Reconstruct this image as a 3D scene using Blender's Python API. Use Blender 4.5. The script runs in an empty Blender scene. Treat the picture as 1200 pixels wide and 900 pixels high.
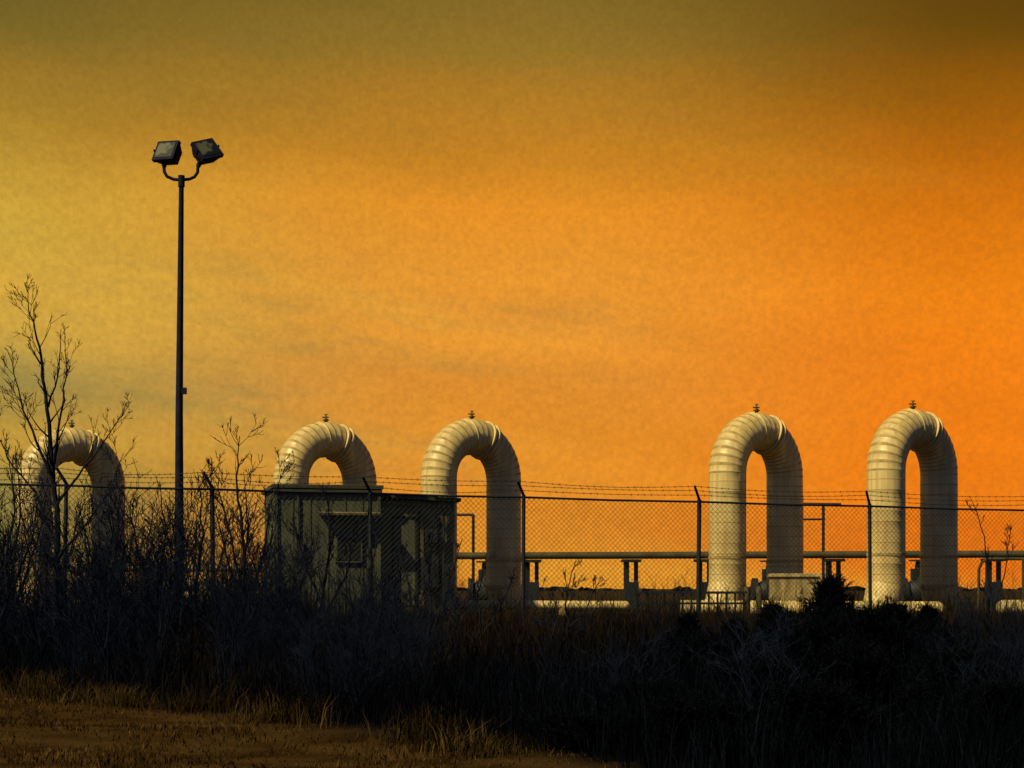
import bpy, math, random
import numpy as np
from mathutils import Vector, Matrix
rad=math.radians
scene=bpy.context.scene
def lin(c):
    return tuple(((v/255)/12.92 if v/255<=0.04045 else ((v/255+0.055)/1.055)**2.4) for v in c)+(1,)

# ------------------------------------------------------------ materials
def material(name,col,col2=None,rough=0.8,metal=0.0,scale=4.0,bump=0.0,attr=False,spec=0.3,stretch=(1,1,1),lo=.35,hi=.7,streak=0):
    m=bpy.data.materials.new(name); m.use_nodes=True
    nt=m.node_tree; b=nt.nodes['Principled BSDF']
    b.inputs['Roughness'].default_value=rough; b.inputs['Metallic'].default_value=metal
    b.inputs['Specular IOR Level'].default_value=spec
    tc=nt.nodes.new('ShaderNodeTexCoord'); mp=nt.nodes.new('ShaderNodeMapping'); mp.inputs['Scale'].default_value=stretch
    nt.links.new(tc.outputs['Object'],mp.inputs['Vector'])
    n=nt.nodes.new('ShaderNodeTexNoise'); n.inputs['Scale'].default_value=scale; n.inputs['Detail'].default_value=7
    nt.links.new(mp.outputs['Vector'],n.inputs['Vector'])
    r=nt.nodes.new('ShaderNodeValToRGB'); r.color_ramp.elements[0].position=lo; r.color_ramp.elements[1].position=hi
    c2=col2 or tuple(v*.6 for v in col)
    r.color_ramp.elements[0].color=(*c2,1); r.color_ramp.elements[1].color=(*col,1)
    nt.links.new(n.outputs['Fac'],r.inputs['Fac'])
    out=r.outputs['Color']
    if streak:   # vertical dirt runs
        mp2=nt.nodes.new('ShaderNodeMapping'); mp2.inputs['Scale'].default_value=(9,9,.5); nt.links.new(tc.outputs['Object'],mp2.inputs['Vector'])
        n2=nt.nodes.new('ShaderNodeTexNoise'); n2.inputs['Scale'].default_value=1; n2.inputs['Detail'].default_value=5; nt.links.new(mp2.outputs['Vector'],n2.inputs['Vector'])
        r2=nt.nodes.new('ShaderNodeValToRGB'); r2.color_ramp.elements[0].position=.35; r2.color_ramp.elements[1].position=.6
        g=1-streak; r2.color_ramp.elements[0].color=(g,g*.96,g*.9,1); r2.color_ramp.elements[1].color=(1,1,1,1); nt.links.new(n2.outputs['Fac'],r2.inputs['Fac'])
        mx=nt.nodes.new('ShaderNodeMix'); mx.data_type='RGBA'; mx.blend_type='MULTIPLY'; mx.inputs[0].default_value=1
        nt.links.new(out,mx.inputs[6]); nt.links.new(r2.outputs['Color'],mx.inputs[7]); out=mx.outputs[2]
    if attr:
        a=nt.nodes.new('ShaderNodeAttribute'); a.attribute_name='tint'
        mx=nt.nodes.new('ShaderNodeMix'); mx.data_type='RGBA'; mx.blend_type='MULTIPLY'; mx.inputs[0].default_value=1
        nt.links.new(out,mx.inputs[6]); nt.links.new(a.outputs['Color'],mx.inputs[7]); out=mx.outputs[2]
    nt.links.new(out,b.inputs['Base Color'])
    if bump>0:
        bp=nt.nodes.new('ShaderNodeBump'); bp.inputs['Strength'].default_value=bump; bp.inputs['Distance'].default_value=.03
        nt.links.new(n.outputs['Fac'],bp.inputs['Height']); nt.links.new(bp.outputs['Normal'],b.inputs['Normal'])
    return m
M={}
M['clad']=material('pipe_cladding_cream',(.80,.62,.27),(.58,.43,.17),rough=.42,metal=0,scale=1.8,bump=.10,spec=.5,stretch=(1,1,.45),lo=.3,hi=.62,streak=.22)
M['seam']=material('pipe_seam_band',(.50,.37,.15),(.30,.22,.08),rough=.7,metal=0,scale=6,spec=.2)
M['steel_dark']=material('dark_painted_steel',(.022,.028,.036),(.012,.015,.022),rough=.6,metal=.2,scale=12)
M['pole']=material('pole_weathered_steel',(.018,.018,.040),(.010,.010,.026),rough=.8,metal=0,scale=7,spec=.1)
M['wire']=material('galvanised_wire_dull',(.04,.04,.035),(.02,.02,.02),rough=.7,metal=.2,scale=5)
M['glass']=material('lamp_glass_patchy',(.10,.10,.075),(.010,.016,.018),rough=.35,scale=2.2,spec=.2,lo=.54,hi=.58)  # dark glass broken by hard-edged pale noise patches
M['wall']=material('shed_wall_panel',(.125,.135,.085),(.070,.08,.055),rough=.8,scale=2.5,stretch=(1,1,.3),bump=.1,streak=.35)
M['wall2']=material('shed_annex_panel',(.26,.21,.095),(.13,.11,.05),rough=.75,scale=3,stretch=(1,1,.3),streak=.4)
M['roof']=material('shed_roof_sheet',(.08,.075,.045),(.04,.04,.03),rough=.7,scale=3)
M['window']=material('shed_window_glass',(.015,.02,.02),(.01,.01,.012),rough=.35,scale=2,spec=.3)
M['rack']=material('rack_olive_paint',(.10,.08,.035),(.05,.042,.02),rough=.75,scale=3)
M['cabinet']=material('cabinet_paint_cream',(.52,.40,.18),(.30,.23,.10),rough=.6,scale=4,streak=.4)
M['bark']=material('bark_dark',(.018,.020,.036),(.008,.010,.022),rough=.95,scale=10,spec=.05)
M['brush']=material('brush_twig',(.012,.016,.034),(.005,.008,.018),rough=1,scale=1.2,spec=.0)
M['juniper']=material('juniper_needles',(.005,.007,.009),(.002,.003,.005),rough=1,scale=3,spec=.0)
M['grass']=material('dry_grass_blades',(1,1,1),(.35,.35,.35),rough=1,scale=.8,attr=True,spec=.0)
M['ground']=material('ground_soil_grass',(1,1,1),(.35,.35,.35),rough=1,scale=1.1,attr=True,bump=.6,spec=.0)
M['distant']=material('distant_tree_mass',(.05,.045,.03),(.025,.025,.02),rough=1,scale=.05,spec=.0)

# ------------------------------------------------------------ mesh builder
class MB:
    def __init__(s): s.v=[]; s.f=[]; s.mi=[]
    def tube(s,pts,rs,n=6,mi=0,mis=None,cap=True,frame=None):
        pts=[Vector(p) for p in pts]; base=len(s.v); k=len(pts)
        if not hasattr(rs,'__len__'): rs=[rs]*k
        prev=None
        for i,p in enumerate(pts):
            d=(pts[min(i+1,k-1)]-pts[max(i-1,0)])
            if d.length<1e-9: d=Vector((0,0,1))
            d.normalize()
            if frame is not None: a=Vector(frame)
            elif prev is None: a=Vector((0,0,1)) if abs(d.z)<.9 else Vector((1,0,0))
            else: a=prev
            a=a-d*a.dot(d)
            if a.length<1e-6: a=d.orthogonal()
            a.normalize(); b=d.cross(a); prev=a
            for j in range(n):
                t=2*math.pi*j/n
                s.v.append(tuple(p+(a*math.cos(t)+b*math.sin(t))*rs[i]))
        for i in range(k-1):
            for j in range(n):
                j2=(j+1)%n
                s.f.append((base+i*n+j,base+i*n+j2,base+(i+1)*n+j2,base+(i+1)*n+j)); s.mi.append(mis[i] if mis else mi)
        if cap:
            s.f.append(tuple(base+j for j in range(n))[::-1]); s.mi.append(mi)
            s.f.append(tuple(base+(k-1)*n+j for j in range(n))); s.mi.append(mi)
    def box(s,c,size,mat=None,mi=0,taper=1.0):
        b=len(s.v); hx,hy,hz=[q/2 for q in size]
        for z in (-1,1):
            t=taper if z>0 else 1
            for x,y in ((-1,-1),(1,-1),(1,1),(-1,1)):
                p=Vector((x*hx*t,y*hy*t,z*hz))
                if mat is not None: p=mat@p
                s.v.append(tuple(p+Vector(c)))
        for f in ((0,3,2,1),(4,5,6,7),(0,1,5,4),(1,2,6,5),(2,3,7,6),(3,0,4,7)):
            s.f.append(tuple(b+i for i in f)); s.mi.append(mi)
    def mesh(s,name,mats,smooth=None):
        me=bpy.data.meshes.new(name); me.from_pydata(s.v,[],s.f)
        for m in mats: me.materials.append(M[m])
        if len(mats)>1: me.polygons.foreach_set('material_index',s.mi)
        if smooth is not None:
            me.polygons.foreach_set('use_smooth',[True]*len(me.polygons)); me.set_sharp_from_angle(angle=rad(smooth))
        me.update(); return me
    def obj(s,name,mats,parent=None,smooth=None,bevel=0):
        o=bpy.data.objects.new(name,s.mesh(name,mats,smooth)); scene.collection.objects.link(o)
        if parent: o.parent=parent
        if bevel:
            b=o.modifiers.new('bevel','BEVEL'); b.width=bevel; b.segments=2; b.limit_method='ANGLE'
        return o
def empty(name,loc=(0,0,0)):
    e=bpy.data.objects.new(name,None); e.location=loc; scene.collection.objects.link(e); return e
def inst(me,name,loc,rz,sc,parent=None):
    o=bpy.data.objects.new(name,me); o.location=loc; o.rotation_euler=(0,0,rz); o.scale=sc if hasattr(sc,'__len__') else (sc,)*3
    scene.collection.objects.link(o)
    if parent: o.parent=parent
    return o

# ------------------------------------------------------------ terrain
YARD=.90; EYE=1.6
def toe(x):
    x=np.asarray(x,float); dl=np.clip(-.5-x,0,14)
    t=np.where(x<-.5,18+1.5*dl-.045*dl**2,18-2.2*(x+.5))
    return np.clip(t+.35*np.sin(x*1.3)+.2*np.sin(x*3.1),10.5,29)
def fence_y(x): return 37.17+.311*x
def terr(x,y):
    x=np.asarray(x,float); y=np.asarray(y,float)
    t=toe(x); t=np.clip((y-t)/(fence_y(np.clip(x,-14,16))-2.5-t),0,1); t=t*t*(3-2*t)
    near=np.clip((120-np.abs(y-40))/60,0,1)
    return YARD*t+near*(.04*np.sin(x*.9+y*.37)+.03*np.sin(y*1.3-x*.5))
def tz(x,y): return float(terr(x,y))
def axis(a,b,st,far):
    core=list(np.arange(a,b+1e-6,st)); s=st; o=[b]
    while o[-1]<far: s*=1.35; o.append(o[-1]+s)
    s=st; q=[a]
    while q[-1]>-far: s*=1.35; q.append(q[-1]-s)
    return np.array(q[:0:-1]+core+o[1:])
xs=axis(-26,26,.4,4500); ys=axis(4,56,.4,4500)
X,Y=np.meshgrid(xs,ys); Z=terr(X,Y)
verts=np.stack([X.ravel(),Y.ravel(),Z.ravel()],1)
nx,ny=len(xs),len(ys)
faces=[(j*nx+i,j*nx+i+1,(j+1)*nx+i+1,(j+1)*nx+i) for j in range(ny-1) for i in range(nx-1)]
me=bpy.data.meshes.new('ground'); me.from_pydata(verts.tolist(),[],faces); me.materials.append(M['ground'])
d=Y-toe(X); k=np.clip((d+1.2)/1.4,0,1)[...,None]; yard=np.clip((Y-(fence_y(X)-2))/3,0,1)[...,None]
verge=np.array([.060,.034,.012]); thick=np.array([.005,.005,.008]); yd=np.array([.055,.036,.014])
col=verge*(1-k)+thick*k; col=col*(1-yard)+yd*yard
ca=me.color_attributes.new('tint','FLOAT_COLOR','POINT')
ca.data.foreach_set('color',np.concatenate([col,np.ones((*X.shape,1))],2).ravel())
me.polygons.foreach_set('use_smooth',[True]*len(me.polygons))
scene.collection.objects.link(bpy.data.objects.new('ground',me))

# ------------------------------------------------------------ grass
def blades(name,px,py,h,w,colr,seed,lean=.35):
    rng=np.random.default_rng(seed); n=len(px)
    z=terr(px,py)-.02; th=rng.uniform(0,2*np.pi,n); la=rng.uniform(0,2*np.pi,n); ln=rng.uniform(.05,lean,n)*h
    dx,dy=np.cos(th)*w/2,np.sin(th)*w/2; lx,ly=np.cos(la)*ln,np.sin(la)*ln
    V=np.zeros((n,5,3))
    V[:,0]=np.stack([px-dx,py-dy,z],1); V[:,1]=np.stack([px+dx,py+dy,z],1)
    V[:,2]=np.stack([px+dx*.7+lx*.35,py+dy*.7+ly*.35,z+h*.6],1); V[:,3]=np.stack([px-dx*.7+lx*.35,py-dy*.7+ly*.35,z+h*.6],1)
    V[:,4]=np.stack([px+lx,py+ly,z+h*.97],1)
    me=bpy.data.meshes.new(name); me.vertices.add(n*5); me.vertices.foreach_set('co',V.ravel())
    b=np.arange(n)*5
    loops=np.stack([b,b+1,b+2,b+3,b+3,b+2,b+4],1).ravel()
    me.loops.add(n*7); me.loops.foreach_set('vertex_index',loops.astype(np.int32))
    me.polygons.add(n*2); st=np.stack([np.arange(n)*7,np.arange(n)*7+4],1).ravel()
    me.polygons.foreach_set('loop_start',st.astype(np.int32))
    me.update(calc_edges=True); me.validate()
    ca=me.color_attributes.new('tint','FLOAT_COLOR','POINT')
    c=np.concatenate([np.repeat(colr[:,None,:],5,1),np.ones((n,5,1))],2); ca.data.foreach_set('color',c.ravel())
    me.materials.append(M['grass'])
    o=bpy.data.objects.new(name,me); scene.collection.objects.link(o); return o
rng=np.random.default_rng(5)
def scatter(n,y0,y1,um=.36):
    y=np.sqrt(rng.uniform(y0**2,y1**2,n)); return rng.uniform(-um,um,n)*y,y
def clump(x,y): return np.sin(x*1.7+y*.9)*np.sin(y*1.1-x*.6+1)+.5*np.sin(x*4.1+1.3*y)*np.sin(3.3*y)
# verge
x,y=scatter(60000,13,30); m=(y<toe(x)+.2); x,y=x[m],y[m]; n=len(x)
c=np.array([.105,.060,.020])*rng.uniform(.3,1.2,(n,1))*(1+.35*clump(x*.6,y*1.7))[:,None].clip(.3,2); blades('mown_grass',x,y,rng.uniform(.03,.09,n)*(1+.5*clump(x,y)).clip(.4,2),rng.uniform(.008,.018,n),c,1,1.0)
# tufts on the verge edge
tx=[];ty=[];th=[];tc=[]
for i in range(100):
    cx=rng.uniform(-10,.2); cy=float(toe(cx))+rng.normal(-.15,.4); q=rng.integers(30,130); hh=rng.uniform(.12,.5)
    tx+=list(cx+rng.normal(0,.18,q)); ty+=list(cy+rng.normal(0,.16,q)); th+=list(hh*rng.uniform(.4,1.1,q)); tc+=[rng.uniform(.25,1.1)]*q
tx,ty,th,tc=map(np.array,(tx,ty,th,tc)); n=len(tx)
blades('grass_tufts',tx,ty,th,rng.uniform(.006,.014,n),np.array([.12,.078,.032])*(tc*rng.uniform(.4,1.1,n))[:,None],2,.9)
# thicket weeds
x,y=scatter(90000,11,40); m=(y>toe(x)-.1)&(y<fence_y(x)+1.0); x,y=x[m],y[m]; n=len(x)
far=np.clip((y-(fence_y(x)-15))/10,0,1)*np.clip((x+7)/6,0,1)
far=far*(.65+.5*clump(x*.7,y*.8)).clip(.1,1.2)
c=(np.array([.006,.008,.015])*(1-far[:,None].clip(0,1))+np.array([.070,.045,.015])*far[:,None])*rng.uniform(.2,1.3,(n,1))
h=rng.uniform(.25,.8,n)*(1+.5*clump(x,y)).clip(.35,1.8)
capz=np.maximum(EYE-.013*y-terr(x,y),.14)*rng.uniform(.4,1.2,n)*(1+.4*clump(x*1.3,y*.8)); h=np.where(x>-4,np.minimum(h,capz.clip(.08,2)),h)
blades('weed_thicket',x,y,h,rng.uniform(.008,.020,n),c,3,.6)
# yard grass
x,y=scatter(50000,37,75); m=(y>fence_y(x)); x,y=x[m],y[m]; n=len(x)
c=np.array([.10,.066,.022])*rng.uniform(.25,1.2,(n,1)); blades('yard_grass',x,y,rng.uniform(.04,.19,n)*(1+.6*clump(x,y)).clip(.3,2),rng.uniform(.012,.03,n),c,4,.7)
# tall seed-head weeds around the fence
wx=[];wy=[];wh=[];wc=[]
for i in range(230):
    cx=rng.uniform(-8,14); cy=fence_y(cx)+rng.uniform(-9,8); q=rng.integers(4,22); hm=rng.uniform(.25,1.0)**1.2
    wx+=list(cx+rng.normal(0,.22,q)); wy+=list(cy+rng.normal(0,.2,q)); wh+=list(hm*rng.uniform(.6,1.1,q)); wc+=[rng.uniform(.2,1.1)]*q
wx,wy,wh,wc=map(np.array,(wx,wy,wh,wc)); n=len(wx)
blades('tall_weeds',wx,wy,wh,rng.uniform(.010,.022,n),np.array([.045,.032,.014])*(wc*rng.uniform(.3,1.2,n))[:,None],6,.5)

# ------------------------------------------------------------ pipe arches
UX,UY=math.cos(rad(42)),math.sin(rad(42))
R=1.18; RP=.49; ZS=4.63
def arch(cx,cy,seed):
    rg=random.Random(seed); root=empty('pipe_arch',(cx,cy,0))
    def ptl(s,z): return Vector((UX*s,UY*s,z))
    foot=[(-R-.85,.35),(-R-.5,.72),(-R-.16,1.2),(-R,1.7)]
    nodes=[ptl(*a) for a in foot]
    z=1.7
    while z+.27<ZS-.05: z+=.27; nodes.append(ptl(-R,z))
    nodes.append(ptl(-R,ZS))
    nb=22
    for i in range(1,nb+1):
        a=math.pi-math.pi*i/nb; nodes.append(ptl(R*math.cos(a),ZS+R*math.sin(a)))
    z=ZS
    while z-.27>1.75: z-=.27; nodes.append(ptl(R,z))
    nodes+= [ptl(-a[0],a[1]) for a in foot[::-1]]
    pts=[];rs=[];mis=[]
    for i,p in enumerate(nodes):
        if i==0 or i==len(nodes)-1:
            pts.append(p);rs.append(RP);mis.append(0); continue
        dp=(p-nodes[i-1]).normalized(); dn=(nodes[i+1]-p).normalized()
        jr=rg.uniform(-.002,.002); bend=abs(dp.z)<.995
        rw=.004 if bend else .0015
        pts+=[p-dp*.010,p-dp*.006,p+dn*.006,p+dn*.010]; rs+=[RP+jr,RP+rw,RP+rw,RP-.002+jr]; mis+=[1,1,1,0]
    b=MB(); nrm=(-UY,UX,0); b.tube(pts,rs,44,mis=mis,frame=nrm)
    b.obj('cladding',['clad','seam'],root,smooth=24)
    b=MB()
    for ac,w,ro in ((64,.06,.06),(71,.06,.06),(99,.03,.02)):
        a0=rad(ac); c=ptl(R*math.cos(a0),ZS+R*math.sin(a0)); t=Vector((UX*math.sin(a0),UY*math.sin(a0),-math.cos(a0)))
        b.tube([c-t*w/2,c+t*w/2],RP+ro,44,frame=nrm)
    b.obj('flange_collar',['clad'],root,smooth=30,bevel=.008)
    b=MB(); top=ZS+R+RP
    b.tube([(0,0,top-.05),(0,0,top+.10)],.05,10); b.tube([(0,0,top+.05),(0,0,top+.075)],.09,12)
    b.tube([(0,0,top+.10),(0,0,top+.22)],.02,8); b.tube([(-.10,0,top+.14),(.08,.0,top+.14)],.02,8)
    b.tube([(-.05,0,top+.22),(.05,0,top+.22)],.012,6)
    b.obj('vent_valve',['rack'],root,smooth=30)
    b=MB()
    for s in (-R,R):
        p=ptl(s,2.35+rg.uniform(-.1,.1)); b.tube([p,p+Vector((0,0,.07))],RP+.012,36,frame=nrm)
    b.obj('strap',['seam'],root,smooth=30)
    return root
for i,cx in enumerate((10.5,6.53,-1.11,-5.25,-12.85)):
    arch(cx,47.0-.22*cx,i)

# ------------------------------------------------------------ chain link fence
root=empty('chain_link_fence')
def fpt(x,off=0): return Vector((x,fence_y(x)+off,0))
def rail_z(x): return 3.60-.009*x
dirv=Vector((1,.311,0)).normalized(); nout=Vector((.311,-1,0)).normalized()
posts=[]
for p in (-320,-120,75,250,435,613,818,1020,1225,1430):
    u=(p-600)/2000; yy=37.17/(1-.311*u); posts.append(u*yy)
b=MB(); tips=[]
for i,x in enumerate(posts):
    g=tz(x,fence_y(x)); p=fpt(x); rz=rail_z(x)
    lx=random.Random(i).uniform(-.05,.05)
    b.tube([p+Vector((0,0,g-.3)),p+Vector((lx,0,rz+.05))],.042 if i%3 else .05,10)
    a0=p+Vector((lx,0,rz+.04)); a1=a0-dirv*.20+nout*.2+Vector((0,0,.30)); tips.append((a0,a1))
    b.tube([a0,a1],[.034,.028],8)
b.obj('post',['steel_dark'],root,smooth=40)
b=MB(); x0,x1=posts[0],posts[-1]
for k in range(len(posts)-1):
    a,c=posts[k],posts[k+1]
    b.tube([fpt(a)+Vector((0,0,rail_z(a))),fpt((a+c)/2)+Vector((0,0,rail_z((a+c)/2)-.015)),fpt(c)+Vector((0,0,rail_z(c)))],.024,8)
b.obj('top_rail',['steel_dark'],root,smooth=40)
b=MB()
for f in (.35,.68,.98):
    for k in range(len(tips)-1):
        A=tips[k][0].lerp(tips[k][1],f); B=tips[k+1][0].lerp(tips[k+1][1],f)
        n=26; pts=[]; sag=random.Random(k*3+int(f*10)).uniform(.02,.09)
        for i in range(n+1):
            t=i/n; q=A.lerp(B,t); q.z-=sag*math.sin(math.pi*t); pts.append(q)
        b.tube(pts,.0055,4)
        for i in range(1,n):
            q=pts[i]; r_=random.Random(i*7+k)
            for s in (-1,1):
                v=Vector((s*.5,r_.uniform(-.6,.6),r_.choice((-1,1)))).normalized()*.03
                b.tube([q-v,q+v],.004,3,cap=False)
b.obj('barbed_wire',['wire'],root)
b=MB(); st=.115; Lf=(fpt(x1)-fpt(x0)).length; H=2.62
def fl(s,h):
    q=fpt(x0)+dirv*s; zt=rail_z(q.x); q.z=zt-H+h; return q
def cl(sa,ha,sb,hb):
    if sb<=0 or sa>=Lf: return None
    if sa<0: t=-sa/(sb-sa); sa,ha=0,ha+(hb-ha)*t
    if sb>Lf: t=(Lf-sa)/(sb-sa); sb,hb=Lf,ha+(hb-ha)*t
    return sa,ha,sb,hb
s=-H
while s<Lf:
    for sg in (0,1):
        r_=cl(s,0 if sg==0 else H,s+H,H if sg==0 else 0)
        if r_: b.tube([fl(r_[0],r_[1])+nout*(.008 if sg else -.004),fl(r_[2],r_[3])+nout*(.008 if sg else -.004)],.0046,3,cap=False)
    s+=st
b.tube([fl(0,.05),fl(Lf,.05)],.006,4)
b.obj('mesh_fabric',['wire'],root)

# ------------------------------------------------------------ floodlight pole
px_,py_=-7.41,38.0; g=tz(px_,py_)
root=empty('floodlight_pole',(px_,py_,0))
b=MB(); b.tube([(0,0,g-.2),(0,0,5.5),(.05,0,10.78)],[.115,.085,.055],16)
b.tube([(0,0,g),(0,0,g+.45)],.17,16)
b.tube([(.05,0,10.55),(.05,0,10.80)],.075,14)
b.box((.12,-.05,6.0),(.1,.12,.14)); b.tube([(0,-.02,6.0),(.16,-.02,6.02)],.03,8)
b.obj('pole',['pole'],root,smooth=40)
b=MB(); arm=[(-.34,0,11.05),(-.33,0,10.88),(-.27,0,10.78),(-.12,0,10.715),(.05,0,10.705),(.22,0,10.72),(.34,0,10.77),(.41,0,10.87),(.42,0,11.06)]
b.tube(arm,.037,10); b.obj('crossarm',['pole'],root,smooth=50)
def flood(c,rz,pitch,roll):
    Rm=(Matrix.Rotation(rad(roll),3,'Y')@Matrix.Rotation(rad(rz),3,'Z')@Matrix.Rotation(rad(pitch),3,'X'))
    e=empty('flood_lamp',c); e.parent=root; e.rotation_euler=Rm.to_euler()
    b=MB(); b.box((0,0,.10),(.54,.46,.24),taper=.70)
    b.box((0,0,-.065),(.58,.50,.10))
    b.box((0,0,.235),(.24,.22,.04))
    for i in range(5): b.box((-.16+.08*i,0,.19),(.012,.34,.07))
    b.obj('housing',['pole'],e,bevel=.012)
    b=MB(); b.box((0,0,-.118),(.46,.38,.012)); b.obj('lens',['glass'],e)
    b=MB(); b.box((-.30,0,-.02),(.015,.05,.24)); b.box((.30,0,-.02),(.015,.05,.24))
    b.obj('yoke',['pole'],e)
flood((-.25,0,11.30),-26,-112,4)
flood((.60,0,11.33),40,-104,-26)
b=MB(); b.tube([(-.34,0,11.0),(-.31,0,11.12)],.055,10); b.tube([(.42,0,11.0),(.48,0,11.14)],.055,10); b.obj('knuckle',['pole'],root,smooth=40)

# ------------------------------------------------------------ control shed
ang=math.atan2(1.1,2.5)*.55
root=empty('control_shed',(-5.72,41.2,1.05)); root.rotation_euler=(0,0,ang)
Wm,Dm,Hm=2.55,3.0,2.98
b=MB(); b.box((Wm/2,Dm/2,Hm/2-.15),(Wm,Dm,Hm+.3)); b.obj('walls',['wall'],root,bevel=.01)
b=MB(); b.box((Wm/2,Dm/2,Hm+.05),(Wm+.16,Dm+.2,.10)); b.box((Wm/2,-.06,Hm-.05),(Wm+.1,.05,.07)); b.obj('roof',['roof'],root,bevel=.01)
b=MB()
for i in range(1,6): b.box((Wm*i/6,-.008,Hm/2),(.025,.015,Hm-.2))
b.box((0.02,-.02,Hm/2),(.07,.05,Hm-.12)); b.box((Wm-.02,-.02,Hm/2),(.07,.05,Hm-.12)); b.obj('panel_seams',['wall'],root)
b=MB(); b.box((1.78,-.17,2.38),(1.5,.30,.05),mat=Matrix.Rotation(rad(8),3,'X')); b.box((1.15,-.13,2.28),(.03,.22,.03),mat=Matrix.Rotation(rad(35),3,'X')); b.box((2.4,-.13,2.28),(.03,.22,.03),mat=Matrix.Rotation(rad(35),3,'X'))
b.obj('awning',['wall2'],root)
b=MB(); b.box((1.78,-.03,1.52),(.66,.05,.66)); b.obj('window_frame',['wall'],root)
b=MB(); b.box((1.78,-.052,1.52),(.56,.02,.56)); b.obj('window_pane',['window'],root)
b=MB(); b.box((1.78,-.064,1.52),(.025,.015,.54)); b.box((.55,-.06,1.5),(.26,.10,.36)); b.tube([(.55,-.04,1.68),(.55,-.04,2.8)],.02,6); b.obj('conduit_box',['roof'],root)
b=MB(); b.box((Wm+.02+.95,1.35,1.26),(1.9,2.2,2.92)); b.obj('annex_walls',['wall2'],root,bevel=.01)
b=MB(); b.box((Wm+.99,1.30,2.80),(2.12,2.4,.09),mat=Matrix.Rotation(rad(2.5),3,'Y')); b.obj('annex_roof',['roof'],root)
b=MB()
for xx in (.35,.95,1.5): b.box((Wm+xx,.235,1.2),(.05,.03,2.3))
b.box((Wm+.65,.235,2.32),(.6,.03,.05)); b.box((Wm+1.25,.1,.95),(.42,.3,.75)); b.box((Wm+1.7,.05,.6),(.3,.3,1.1)); b.box((Wm+1.3,.14,1.85),(.3,.2,.34))
b.tube([(Wm+1.0,.15,.4),(Wm+1.0,.15,2.5)],.035,8); b.tube([(Wm+1.62,.15,1.1),(Wm+1.62,.15,2.5)],.03,8)
b.obj('meter_boxes',['steel_dark'],root,bevel=.01)
b=MB()
for xx,zz,w,h_ in ((.65,1.2,.52,2.1),(1.75,1.95,.2,.5)): b.box((Wm+xx,.236,zz),(w,.02,h_))
b.obj('annex_door',['wall'],root)

# ------------------------------------------------------------ pipe rack behind
root=empty('pipe_rack')
b=MB(); zr=1.6+.98; yr=50.5
def rk(x): return yr-.16*x
L=[(x,rk(x)) for x in (-2,2,6,10,14,18)]
b.tube([(x,y,zr) for x,y in L],.105,12); b.tube([(x,y+.5,zr-.02) for x,y in L],.07,10)
b.obj('header_pipe',['rack'],root,smooth=40)
b=MB()
for x in (.45,3.35,5.45,9.1,13.5,17):
    y=rk(x)
    b.box((x,y,1.65),(.16,.13,1.6)); b.box((x+.28,y,1.65),(.12,.12,1.6)); b.box((x+.14,y,2.42),(.55,.7,.08)); b.box((x+.14,y,1.4),(.42,.4,.8))
b.obj('support',['steel_dark'],root,bevel=.008)
b=MB()
for x,h_ in ((-1.15,2.2),(8.35,2.7),(8.95,2.45)):
    y=rk(x); b.tube([(x,y,.8),(x,y,1.6+h_)],.045,8)
b.tube([(-1.95,rk(-1.95),3.8),(-1.15,rk(-1.15),3.8)],.04,8); b.tube([(8.35,rk(8.35),4.05),(9.45,rk(9.4),4.03)],.035,8)
b.tube([(8.3,rk(8.3),3.6),(9,rk(9),3.6)],.03,8)
b.obj('vent_pipe',['steel_dark'],root,smooth=40)
b=MB()
for x,y in ((-.75,48.8),(11.1,46.5),(7.2,47.6)):
    b.tube([(x-.5,y,1.5),(x-.36,y,1.5)],.40,16); b.tube([(x-.36,y,1.5),(x-.2,y,1.5),(x+.2,y,1.5),(x+.36,y,1.5)],[.24,.36,.36,.24],16); b.tube([(x+.36,y,1.5),(x+.5,y,1.5)],.40,16)
    b.box((x,y,1.1),(.5,.5,.5)); b.tube([(x,y,1.7),(x,y,2.35)],[.2,.1],12); b.tube([(x,y,2.35),(x,y,2.39)],.28,14); b.box((x,y,2.0),(.42,.3,.3))
b.obj('valve_body',['steel_dark'],root,smooth=40)
b=MB()
b.tube([(12.2,44.6,.8),(12.2,44.6,2.1),(12.28,44.6,2.3),(12.45,44.6,2.38),(14.6,44.2,2.38)],.04,8)
b.tube([(13.3,44.4,.8),(13.3,44.4,2.38)],.04,8)
b.obj('handrail',['rack'],root,smooth=50)

def gpipe(pts,r):
    root=empty('ground_pipe'); b=MB(); b.tube(pts,r,24)
    e=Vector(pts[-1]); d=(e-Vector(pts[-2])).normalized(); pp=[e+d*r*math.sin(a) for a in np.linspace(0,math.pi/2,7)]; rr=[max(.002,r*math.cos(a)) for a in np.linspace(0,math.pi/2,7)]
    b.tube(pp,rr,24,cap=False); b.obj('pipe_shell',['clad'],root,smooth=35)
    b=MB(); A=Vector(pts[0]); B=Vector(pts[-1]); n=int((B-A).length/1.1)
    for i in range(1,n+1):
        c=A.lerp(B,i/(n+.5)); b.tube([c-d*.015,c+d*.015],r+.008,24)
    for i in range(1,n+1,2):
        c=A.lerp(B,i/(n+.5)+.03); b.box((c.x,c.y,c.z-r-.06),(.18,.3,.2))
    b.obj('bands_and_sleepers',['seam'],root,smooth=35)
gpipe([(4.2,42.6,1.10),(7.5,42.3,1.08),(10.45,42.0,1.07)],.22)
gpipe([(-2.4,44.2,1.18),(0,44,1.18),(2.9,43.7,1.17)],.12)
gpipe([(16,43.0,1.12),(14.1,43.1,1.12),(12.45,43.2,1.12)],.2)

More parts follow.
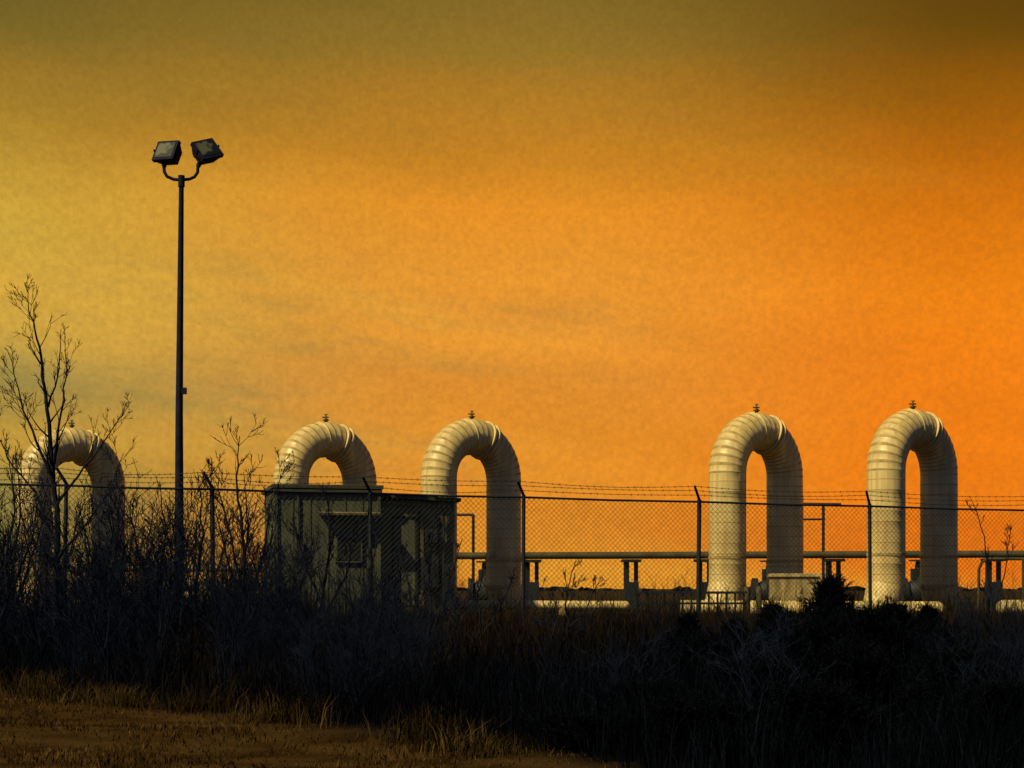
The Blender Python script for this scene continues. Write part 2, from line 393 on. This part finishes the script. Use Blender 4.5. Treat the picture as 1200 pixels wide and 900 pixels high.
root=empty('utility_cabinet',(7.15,43.2,1.08)); root.rotation_euler=(0,0,rad(-6))
b=MB(); b.box((0,0,.40),(1.25,.8,.82)); b.obj('body',['cabinet'],root,bevel=.02)
b=MB(); b.box((0,0,.86),(1.35,.9,.09),taper=.94); b.obj('lid',['cabinet'],root,bevel=.02)
b=MB(); b.box((0,0,-.06),(1.3,.9,.2)); b.box((0,-.408,.42),(.02,.015,.66)); b.box((.12,-.42,.5),(.05,.03,.12)); b.obj('plinth_and_latch',['seam'],root)

root=empty('low_guard_rail',(3.05,41.0,1.05))
b=MB()
for i in range(13): b.box((i*.21,0,.20),(.045,.04,.58))
b.box((1.26,-.03,.46),(2.66,.03,.06)); b.box((1.26,-.03,.2),(2.66,.03,.05)); b.obj('rail_and_pickets',['steel_dark'],root)
for x in (5.72,6.02):
    r0=empty('bollard',(x,41.6,YARD-.1)); b=MB(); b.tube([(0,0,0),(0,0,.82),(0,0,.86)],[.07,.07,.04],12); b.obj('bollard_post',['rack'],r0,smooth=40)
root=empty('pipe_manifold')
b=MB()
for zz,r in ((1.75,.16),(2.3,.12),(1.3,.2)): b.tube([(-15,56+zz,zz),(-8,57+zz,zz)],r,12)
for x in (-14.5,-13,-11.6,-10.2,-8.8): b.tube([(x,57,.8),(x,57,2.5)],.09,10)
b.obj('manifold_pipes',['cabinet'],root,smooth=40)
b=MB()
for x,w,h_ in ((-13.6,1.2,1.1),(-11.2,.8,1.5),(-9.3,1.4,1.0)): b.box((x,55,.9+h_/2),(w,.9,h_))
b.obj('manifold_valves',['wall2'],root,bevel=.04)

b=MB(); rg=random.Random(8); x=-420
while x<420:
    w=rg.uniform(6,20); h_=rg.uniform(.5,3.0)*(1.3 if x<-60 else .7); yy=560+rg.uniform(-30,60); k=9
    base=len(b.v)
    for i in range(k):
        t=i/(k-1); b.v.append((x+w*t,yy,.7)); b.v.append((x+w*t,yy+rg.uniform(-2,2),1.1+h_*math.sin(math.pi*t)*rg.uniform(.5,1.1)+.2))
    for i in range(k-1): b.f.append((base+2*i,base+2*i+2,base+2*i+3,base+2*i+1)); b.mi.append(0)
    x+=w*rg.uniform(.4,1.1)
b.obj('distant_treeline',['distant'])

# ------------------------------------------------------------ bare trees and brush
def grow(b,p,d,L,r,depth,rg,up=.12,spread=40,kids=(3,5),minr=.0045,sides=4,wob=.16):
    n=5 if depth>1 else 4; pts=[Vector(p)]; rs=[r]; d=Vector(d).normalized(); ds=[d]
    for i in range(n):
        d=(d+Vector((rg.gauss(0,wob),rg.gauss(0,wob),rg.gauss(0,wob*.6)+up))).normalized()
        pts.append(pts[-1]+d*L/n); rs.append(max(minr*.6,r*(1-.75*(i+1)/n))); ds.append(d)
    b.tube(pts,rs,sides if r>.012 else 3,cap=False)
    if depth<=0: return
    m=rg.randint(*kids)
    for i in range(m):
        t=rg.uniform(.25,.97); k=min(n-1,int(t*n)); q=pts[k].lerp(pts[k+1],t*n-k)
        ax=ds[k].orthogonal().normalized(); ax=Matrix.Rotation(rg.uniform(0,6.28),3,ds[k])@ax
        nd=Matrix.Rotation(rad(rg.uniform(spread*.55,spread*1.25)),3,ax)@ds[k]
        grow(b,q,nd,L*rg.uniform(.38,.66)*(1.1-.4*t),max(minr,rs[k]*.55),depth-1,rg,up,spread,kids,minr,sides,wob)
def tree(name,loc,limbs,seed,depth=2,minr=.007):
    rg=random.Random(seed); b=MB(); o=Vector((loc[0],loc[1],tz(loc[0],loc[1])-.1))
    for pl,r0,r1,kid,kl in limbs:
        P=[Vector(q) for q in pl]
        pts=[];rs=[]; N=len(P); tot=(N-1)*4
        for i in range(tot+1):
            t=i/4; k=min(N-2,int(t)); q=P[k].lerp(P[k+1],t-k)
            if 0<i<tot: q=q+Vector((rg.gauss(0,.014),rg.gauss(0,.014),0))
            pts.append(q); rs.append(r0+(r1-r0)*(i/tot)**.8)
        b.tube(pts,rs,7,cap=False)
        for i in range(kid):
            t=rg.uniform(.28,.99); k=min(tot-1,int(t*tot)); d=(pts[k+1]-pts[k]).normalized()
            ax=Matrix.Rotation(rg.uniform(0,6.28),3,d)@d.orthogonal()
            nd=Matrix.Rotation(rad(rg.uniform(22,50)),3,ax)@d
            grow(b,pts[k],nd,kl*rg.uniform(.5,1.1)*(1.15-.6*t),max(minr,rs[k]*.5),depth,rg,.10,42,(2,4),minr,4,.11)
    ob=b.obj(name,['bark'],smooth=60); ob.location=o; return ob
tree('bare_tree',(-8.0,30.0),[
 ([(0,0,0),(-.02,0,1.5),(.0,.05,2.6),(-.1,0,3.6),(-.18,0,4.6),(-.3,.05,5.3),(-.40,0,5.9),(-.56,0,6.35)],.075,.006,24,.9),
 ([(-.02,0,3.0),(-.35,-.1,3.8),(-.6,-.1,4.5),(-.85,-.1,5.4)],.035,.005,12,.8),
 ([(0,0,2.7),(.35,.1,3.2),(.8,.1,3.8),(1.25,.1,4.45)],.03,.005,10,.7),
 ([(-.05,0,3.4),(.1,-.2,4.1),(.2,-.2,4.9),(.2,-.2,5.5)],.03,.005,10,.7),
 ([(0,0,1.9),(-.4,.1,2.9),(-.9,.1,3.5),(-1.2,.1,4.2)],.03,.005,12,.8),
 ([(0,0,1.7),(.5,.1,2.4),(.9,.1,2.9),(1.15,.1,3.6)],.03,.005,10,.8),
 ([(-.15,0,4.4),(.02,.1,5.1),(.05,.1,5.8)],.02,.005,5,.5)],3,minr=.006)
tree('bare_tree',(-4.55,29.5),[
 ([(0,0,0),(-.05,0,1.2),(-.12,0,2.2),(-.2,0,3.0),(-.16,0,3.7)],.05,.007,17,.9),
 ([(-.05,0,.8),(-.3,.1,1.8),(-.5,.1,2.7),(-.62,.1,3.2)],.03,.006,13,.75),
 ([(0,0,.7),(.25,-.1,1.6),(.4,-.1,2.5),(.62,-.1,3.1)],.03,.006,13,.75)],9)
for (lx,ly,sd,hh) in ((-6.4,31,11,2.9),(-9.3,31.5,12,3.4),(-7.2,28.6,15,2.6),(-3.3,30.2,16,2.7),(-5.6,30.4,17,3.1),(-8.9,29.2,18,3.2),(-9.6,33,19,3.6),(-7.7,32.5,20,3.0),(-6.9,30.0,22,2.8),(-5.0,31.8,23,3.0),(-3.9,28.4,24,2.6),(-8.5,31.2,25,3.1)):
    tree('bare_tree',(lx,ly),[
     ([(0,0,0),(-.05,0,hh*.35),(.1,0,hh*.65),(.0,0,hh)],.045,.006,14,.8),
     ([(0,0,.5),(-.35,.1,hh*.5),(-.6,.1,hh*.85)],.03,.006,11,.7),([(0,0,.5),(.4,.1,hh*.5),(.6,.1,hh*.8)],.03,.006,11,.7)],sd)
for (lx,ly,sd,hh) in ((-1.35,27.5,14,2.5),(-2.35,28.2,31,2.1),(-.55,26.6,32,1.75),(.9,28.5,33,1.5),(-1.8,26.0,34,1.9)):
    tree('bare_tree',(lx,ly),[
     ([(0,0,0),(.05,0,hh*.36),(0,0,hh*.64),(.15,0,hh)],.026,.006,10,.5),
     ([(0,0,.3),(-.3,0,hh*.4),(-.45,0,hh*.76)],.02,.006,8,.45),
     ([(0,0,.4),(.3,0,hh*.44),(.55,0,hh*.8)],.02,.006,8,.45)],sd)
tree('bare_tree',(8.35,30.0),[
 ([(0,0,0),(.05,0,1.0),(-.05,0,1.9),(-.3,0,2.6)],.022,.005,7,.5),
 ([(0,0,.3),(.3,0,1.2),(.42,0,2.1)],.018,.005,6,.5)],21)
shr=[];shh=[]
for s in range(7):
    rg=random.Random(100+s); b=MB()
    for i in range(rg.randint(6,9)):
        a=rg.uniform(0,6.28); d=(math.cos(a)*.4,math.sin(a)*.4,1)
        grow(b,(rg.gauss(0,.12),rg.gauss(0,.12),-.1),d,rg.uniform(1.2,2.3),rg.uniform(.012,.020),3 if i%3==0 else 2,rg,.09,36,(3,4),.005,4,.13)
    shr.append(b.mesh('shrub_branches',['brush'])); shh.append(max(v[2] for v in b.v))
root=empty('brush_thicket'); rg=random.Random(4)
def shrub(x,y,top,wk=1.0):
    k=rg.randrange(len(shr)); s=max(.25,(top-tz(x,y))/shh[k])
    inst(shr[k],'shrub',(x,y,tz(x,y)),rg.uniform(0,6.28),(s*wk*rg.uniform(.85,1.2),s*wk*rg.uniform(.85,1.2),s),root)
c_=0
while c_<70:   # tall open shrubs on the left
    y=rg.uniform(26,34); u=rg.uniform(-.33,-.12); x=u*y
    if y<toe(x)+1: continue
    shrub(x,y,EYE+rg.uniform(.4,2.1)*(1 if u<-.19 else .6)); c_+=1
c_=0
while c_<70:   # dense growth on the left slope, around eye level
    y=rg.uniform(21,33); u=rg.uniform(-.34,-.05); x=u*y
    if y<toe(x)+.7: continue
    shrub(x,y,EYE+rg.uniform(-.8,.6)*(1 if u<-.13 else .5)); c_+=1
c_=0
while c_<75:   # centre and right
    y=rg.uniform(15,34); u=rg.uniform(-.10,.36); x=u*y
    if y<toe(x)+.7: continue
    shrub(x,y,EYE-.017*y-rg.uniform(-.3,.5),1.2); c_+=1
c_=0
while c_<26:   # open stems standing above the rest
    y=rg.uniform(22,33); u=rg.uniform(-.11,.04) if c_<14 else rg.uniform(.04,.33); x=u*y
    shrub(x,y,EYE+rg.uniform(-.15,.75)*(1 if u<0 else .45),.7); c_+=1

# ------------------------------------------------------------ junipers
def juniper(seed,h,w,spike):
    rg=random.Random(seed); b=MB()
    def needles(p,d,ln):
        m=int(ln/.024)
        for i in range(m):
            t=i/m; q=p+d*ln*t
            for k in range(2):
                a=Vector((rg.gauss(0,1),rg.gauss(0,1),rg.gauss(0,1)+.3)); nd=(d*.9+a.normalized()*.75).normalized()
                l=rg.uniform(.05,.11)*(1.1-.5*t); sd=nd.orthogonal().normalized()*rg.uniform(.006,.012); sd=Matrix.Rotation(rg.uniform(0,6.28),3,nd)@sd
                base=len(b.v); b.v+= [tuple(q-sd),tuple(q+sd),tuple(q+nd*l)]; b.f.append((base,base+1,base+2)); b.mi.append(0)
    b.tube([(0,0,-.1),(0,0,h*.9)],[.05,.01],6,cap=False); needles(Vector((0,0,h*.4)),Vector((0,0,1)),h*.6)
    needles(Vector((0,0,h*.5)),Vector((.05,0,1)).normalized(),h*.45)
    nb=int(70*w*h)+30
    for i in range(nb):
        t=rg.uniform(0,1)**(.85 if spike else 1.1); z=h*t*.95; a=rg.uniform(0,6.28)
        reach=w*(1-t)**(.8 if spike else .55)*rg.uniform(.45,1.1)+.08
        d=Vector((math.cos(a),math.sin(a),rg.uniform(.35,1.0)+t*.8)).normalized(); p=Vector((0,0,z*.85))
        n=4
        for k in range(n):
            q=p+d*reach/n; b.tube([p,q],.008,3,cap=False); needles(p,d,reach/n)
            for s in range(3):
                sd=(d+Vector((rg.gauss(0,.55),rg.gauss(0,.55),rg.gauss(.2,.4)))).normalized(); needles(p.lerp(q,rg.random()),sd,rg.uniform(.1,.26))
            p=q; d=(d+Vector((rg.gauss(0,.15),rg.gauss(0,.15),.18))).normalized()
    return b.mesh('juniper_foliage',['juniper']),max(v[2] for v in b.v)
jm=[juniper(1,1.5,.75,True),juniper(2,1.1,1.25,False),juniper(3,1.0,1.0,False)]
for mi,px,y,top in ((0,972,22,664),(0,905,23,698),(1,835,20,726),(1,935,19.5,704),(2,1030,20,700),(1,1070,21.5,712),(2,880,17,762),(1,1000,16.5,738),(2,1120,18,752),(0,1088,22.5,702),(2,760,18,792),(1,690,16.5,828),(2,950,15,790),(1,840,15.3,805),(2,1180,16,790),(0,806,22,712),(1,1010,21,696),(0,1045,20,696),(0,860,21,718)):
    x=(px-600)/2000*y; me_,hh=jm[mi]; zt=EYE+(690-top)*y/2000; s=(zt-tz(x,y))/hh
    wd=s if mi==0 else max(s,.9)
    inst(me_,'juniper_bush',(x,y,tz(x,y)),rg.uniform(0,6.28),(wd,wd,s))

# ------------------------------------------------------------ light
SUN_EL=48; to_sun=Vector((-.78,-.63,0)).normalized()
sv=Vector((to_sun.x*math.cos(rad(SUN_EL)),to_sun.y*math.cos(rad(SUN_EL)),math.sin(rad(SUN_EL))))
ld=bpy.data.lights.new('sun','SUN'); ld.energy=4.6; ld.angle=rad(.5); ld.color=(1,.82,.40)
lo=bpy.data.objects.new('sun',ld); lo.rotation_euler=sv.to_track_quat('Z','Y').to_euler(); lo.location=(-30,-20,40); scene.collection.objects.link(lo)

w=bpy.data.worlds.new("World"); scene.world=w; w.use_nodes=True; nt=w.node_tree; nt.nodes.clear()
N=nt.nodes.new; LK=nt.links.new
def math_(op,a,b=None,c=None,clamp=False):
    n=N('ShaderNodeMath'); n.operation=op; n.use_clamp=clamp
    for i,v in enumerate((a,b,c)):
        if v is None: continue
        if isinstance(v,(int,float)): n.inputs[i].default_value=v
        else: LK(v,n.inputs[i])
    return n.outputs[0]
def mix(f,a,b,mode='MIX'):
    n=N('ShaderNodeMix'); n.data_type='RGBA'; n.blend_type=mode
    for i,v in ((0,f),(6,a),(7,b)):
        if isinstance(v,(int,float)): n.inputs[i].default_value=v
        elif isinstance(v,tuple): n.inputs[i].default_value=v
        else: LK(v,n.inputs[i])
    return n.outputs[2]
def mrange(v,a,b,c=0,d=1,smooth=True):
    n=N('ShaderNodeMapRange'); n.interpolation_type='SMOOTHSTEP' if smooth else 'LINEAR'
    LK(v,n.inputs[0]); n.inputs[1].default_value=a; n.inputs[2].default_value=b; n.inputs[3].default_value=c; n.inputs[4].default_value=d; return n.outputs[0]
tc=N('ShaderNodeTexCoord'); sp=N('ShaderNodeSeparateXYZ'); LK(tc.outputs['Generated'],sp.inputs[0]); x,y,z=sp.outputs
def noise(sx,sz,tilt,scale,detail=5,seed=0,rough=.55):
    cb=N('ShaderNodeCombineXYZ'); LK(math_('MULTIPLY',x,sx),cb.inputs[0]); LK(math_('MULTIPLY',y,.5),cb.inputs[1])
    LK(math_('MULTIPLY_ADD',math_('MULTIPLY_ADD',x,tilt,z),sz,seed),cb.inputs[2])
    n=N('ShaderNodeTexNoise'); n.inputs['Scale'].default_value=scale; n.inputs['Detail'].default_value=detail; n.inputs['Roughness'].default_value=rough
    LK(cb.outputs[0],n.inputs['Vector']); return n.outputs['Fac']
n1=noise(3,11,.10,1.0,5,3.1); n2=noise(5,30,.12,1.0,6,9.0,.6); n3=noise(2.2,15,.13,1.0,2,21,.4); n4=noise(330,330,0,1.0,1,2,.7); n5=noise(60,160,.1,1.0,3,5,.7)
e=math_('ADD',math_('MULTIPLY_ADD',math_('SUBTRACT',n1,.5),.08,z),math_('MULTIPLY',math_('SUBTRACT',n2,.5),.010))
def ramp(stops):
    n=N('ShaderNodeValToRGB'); cr=n.color_ramp; LK(math_('MULTIPLY',e,2.0,clamp=True),n.inputs[0])
    while len(cr.elements)<len(stops): cr.elements.new(.5)
    for i,(p,c) in enumerate(stops): cr.elements[i].position=p*2
    for i,(p,c) in enumerate(stops): cr.elements[i].color=lin(c)
    return n.outputs[0]
left=ramp([(0,(126,120,58)),(.07,(148,138,70)),(.119,(168,152,78)),(.168,(190,164,70)),(.215,(210,170,62)),(.255,(172,134,46)),(.30,(122,104,40)),(.36,(92,80,32)),(.48,(46,38,18))])
cent=ramp([(0,(230,138,34)),(.07,(240,150,42)),(.119,(236,150,50)),(.168,(252,164,52)),(.215,(242,152,40)),(.255,(208,136,36)),(.30,(152,118,42)),(.36,(112,94,38)),(.48,(50,42,18))])
right=ramp([(0,(248,122,18)),(.07,(255,134,22)),(.119,(255,136,24)),(.168,(248,136,20)),(.215,(218,118,14)),(.255,(156,96,12)),(.30,(108,74,12)),(.36,(70,50,10)),(.48,(36,28,10))])
c=mix(mrange(x,-.33,.0),left,cent); c=mix(mrange(x,.02,.26),c,right)
veil=math_('MULTIPLY',mrange(n2,.44,.68),mrange(x,.16,-.12)); veil=math_('MULTIPLY',veil,math_('MULTIPLY',mrange(z,.235,.15),mrange(z,.02,.09)))
veil=math_('MULTIPLY',veil,mrange(n5,.35,.62,.22,.55))
c=mix(veil,c,lin((138,128,72)))
wisp=math_('MULTIPLY',mrange(n3,.46,.74),.55); c=mix(math_('MULTIPLY',wisp,mrange(z,.28,.20)),c,lin((255,190,62)))
c=mix(math_('MULTIPLY',mrange(n1,.55,.3),.12),c,lin((120,60,8)))
c=mix(mrange(n4,.25,.75,0,.20,False),c,lin((90,62,24)))
sky=N('ShaderNodeTexSky'); sky.sky_type='NISHITA'; sky.sun_disc=False; sky.sun_elevation=rad(SUN_EL); sky.sun_rotation=math.atan2(to_sun.x,to_sun.y)
bg1=N('ShaderNodeBackground'); LK(c,bg1.inputs[0]); bg1.inputs[1].default_value=1.0
tint=mix(1.0,sky.outputs[0],(.4,.55,.85,1),'MULTIPLY')
bg2=N('ShaderNodeBackground'); LK(tint,bg2.inputs[0]); bg2.inputs[1].default_value=.04
ms=N('ShaderNodeMixShader'); LK(mrange(y,.25,.75),ms.inputs[0]); LK(bg2.outputs[0],ms.inputs[1]); LK(bg1.outputs[0],ms.inputs[2])
out=N('ShaderNodeOutputWorld'); LK(ms.outputs[0],out.inputs[0])

# ------------------------------------------------------------ camera
cd=bpy.data.cameras.new('camera'); cam=bpy.data.objects.new('camera',cd); scene.collection.objects.link(cam)
cam.location=(0,0,EYE); cam.rotation_euler=(rad(90),0,0); cd.sensor_width=36; cd.lens=60; cd.shift_y=.2; cd.clip_end=12000
scene.camera=cam
scene.view_settings.view_transform='Standard'; scene.view_settings.look='None'; scene.view_settings.exposure=0
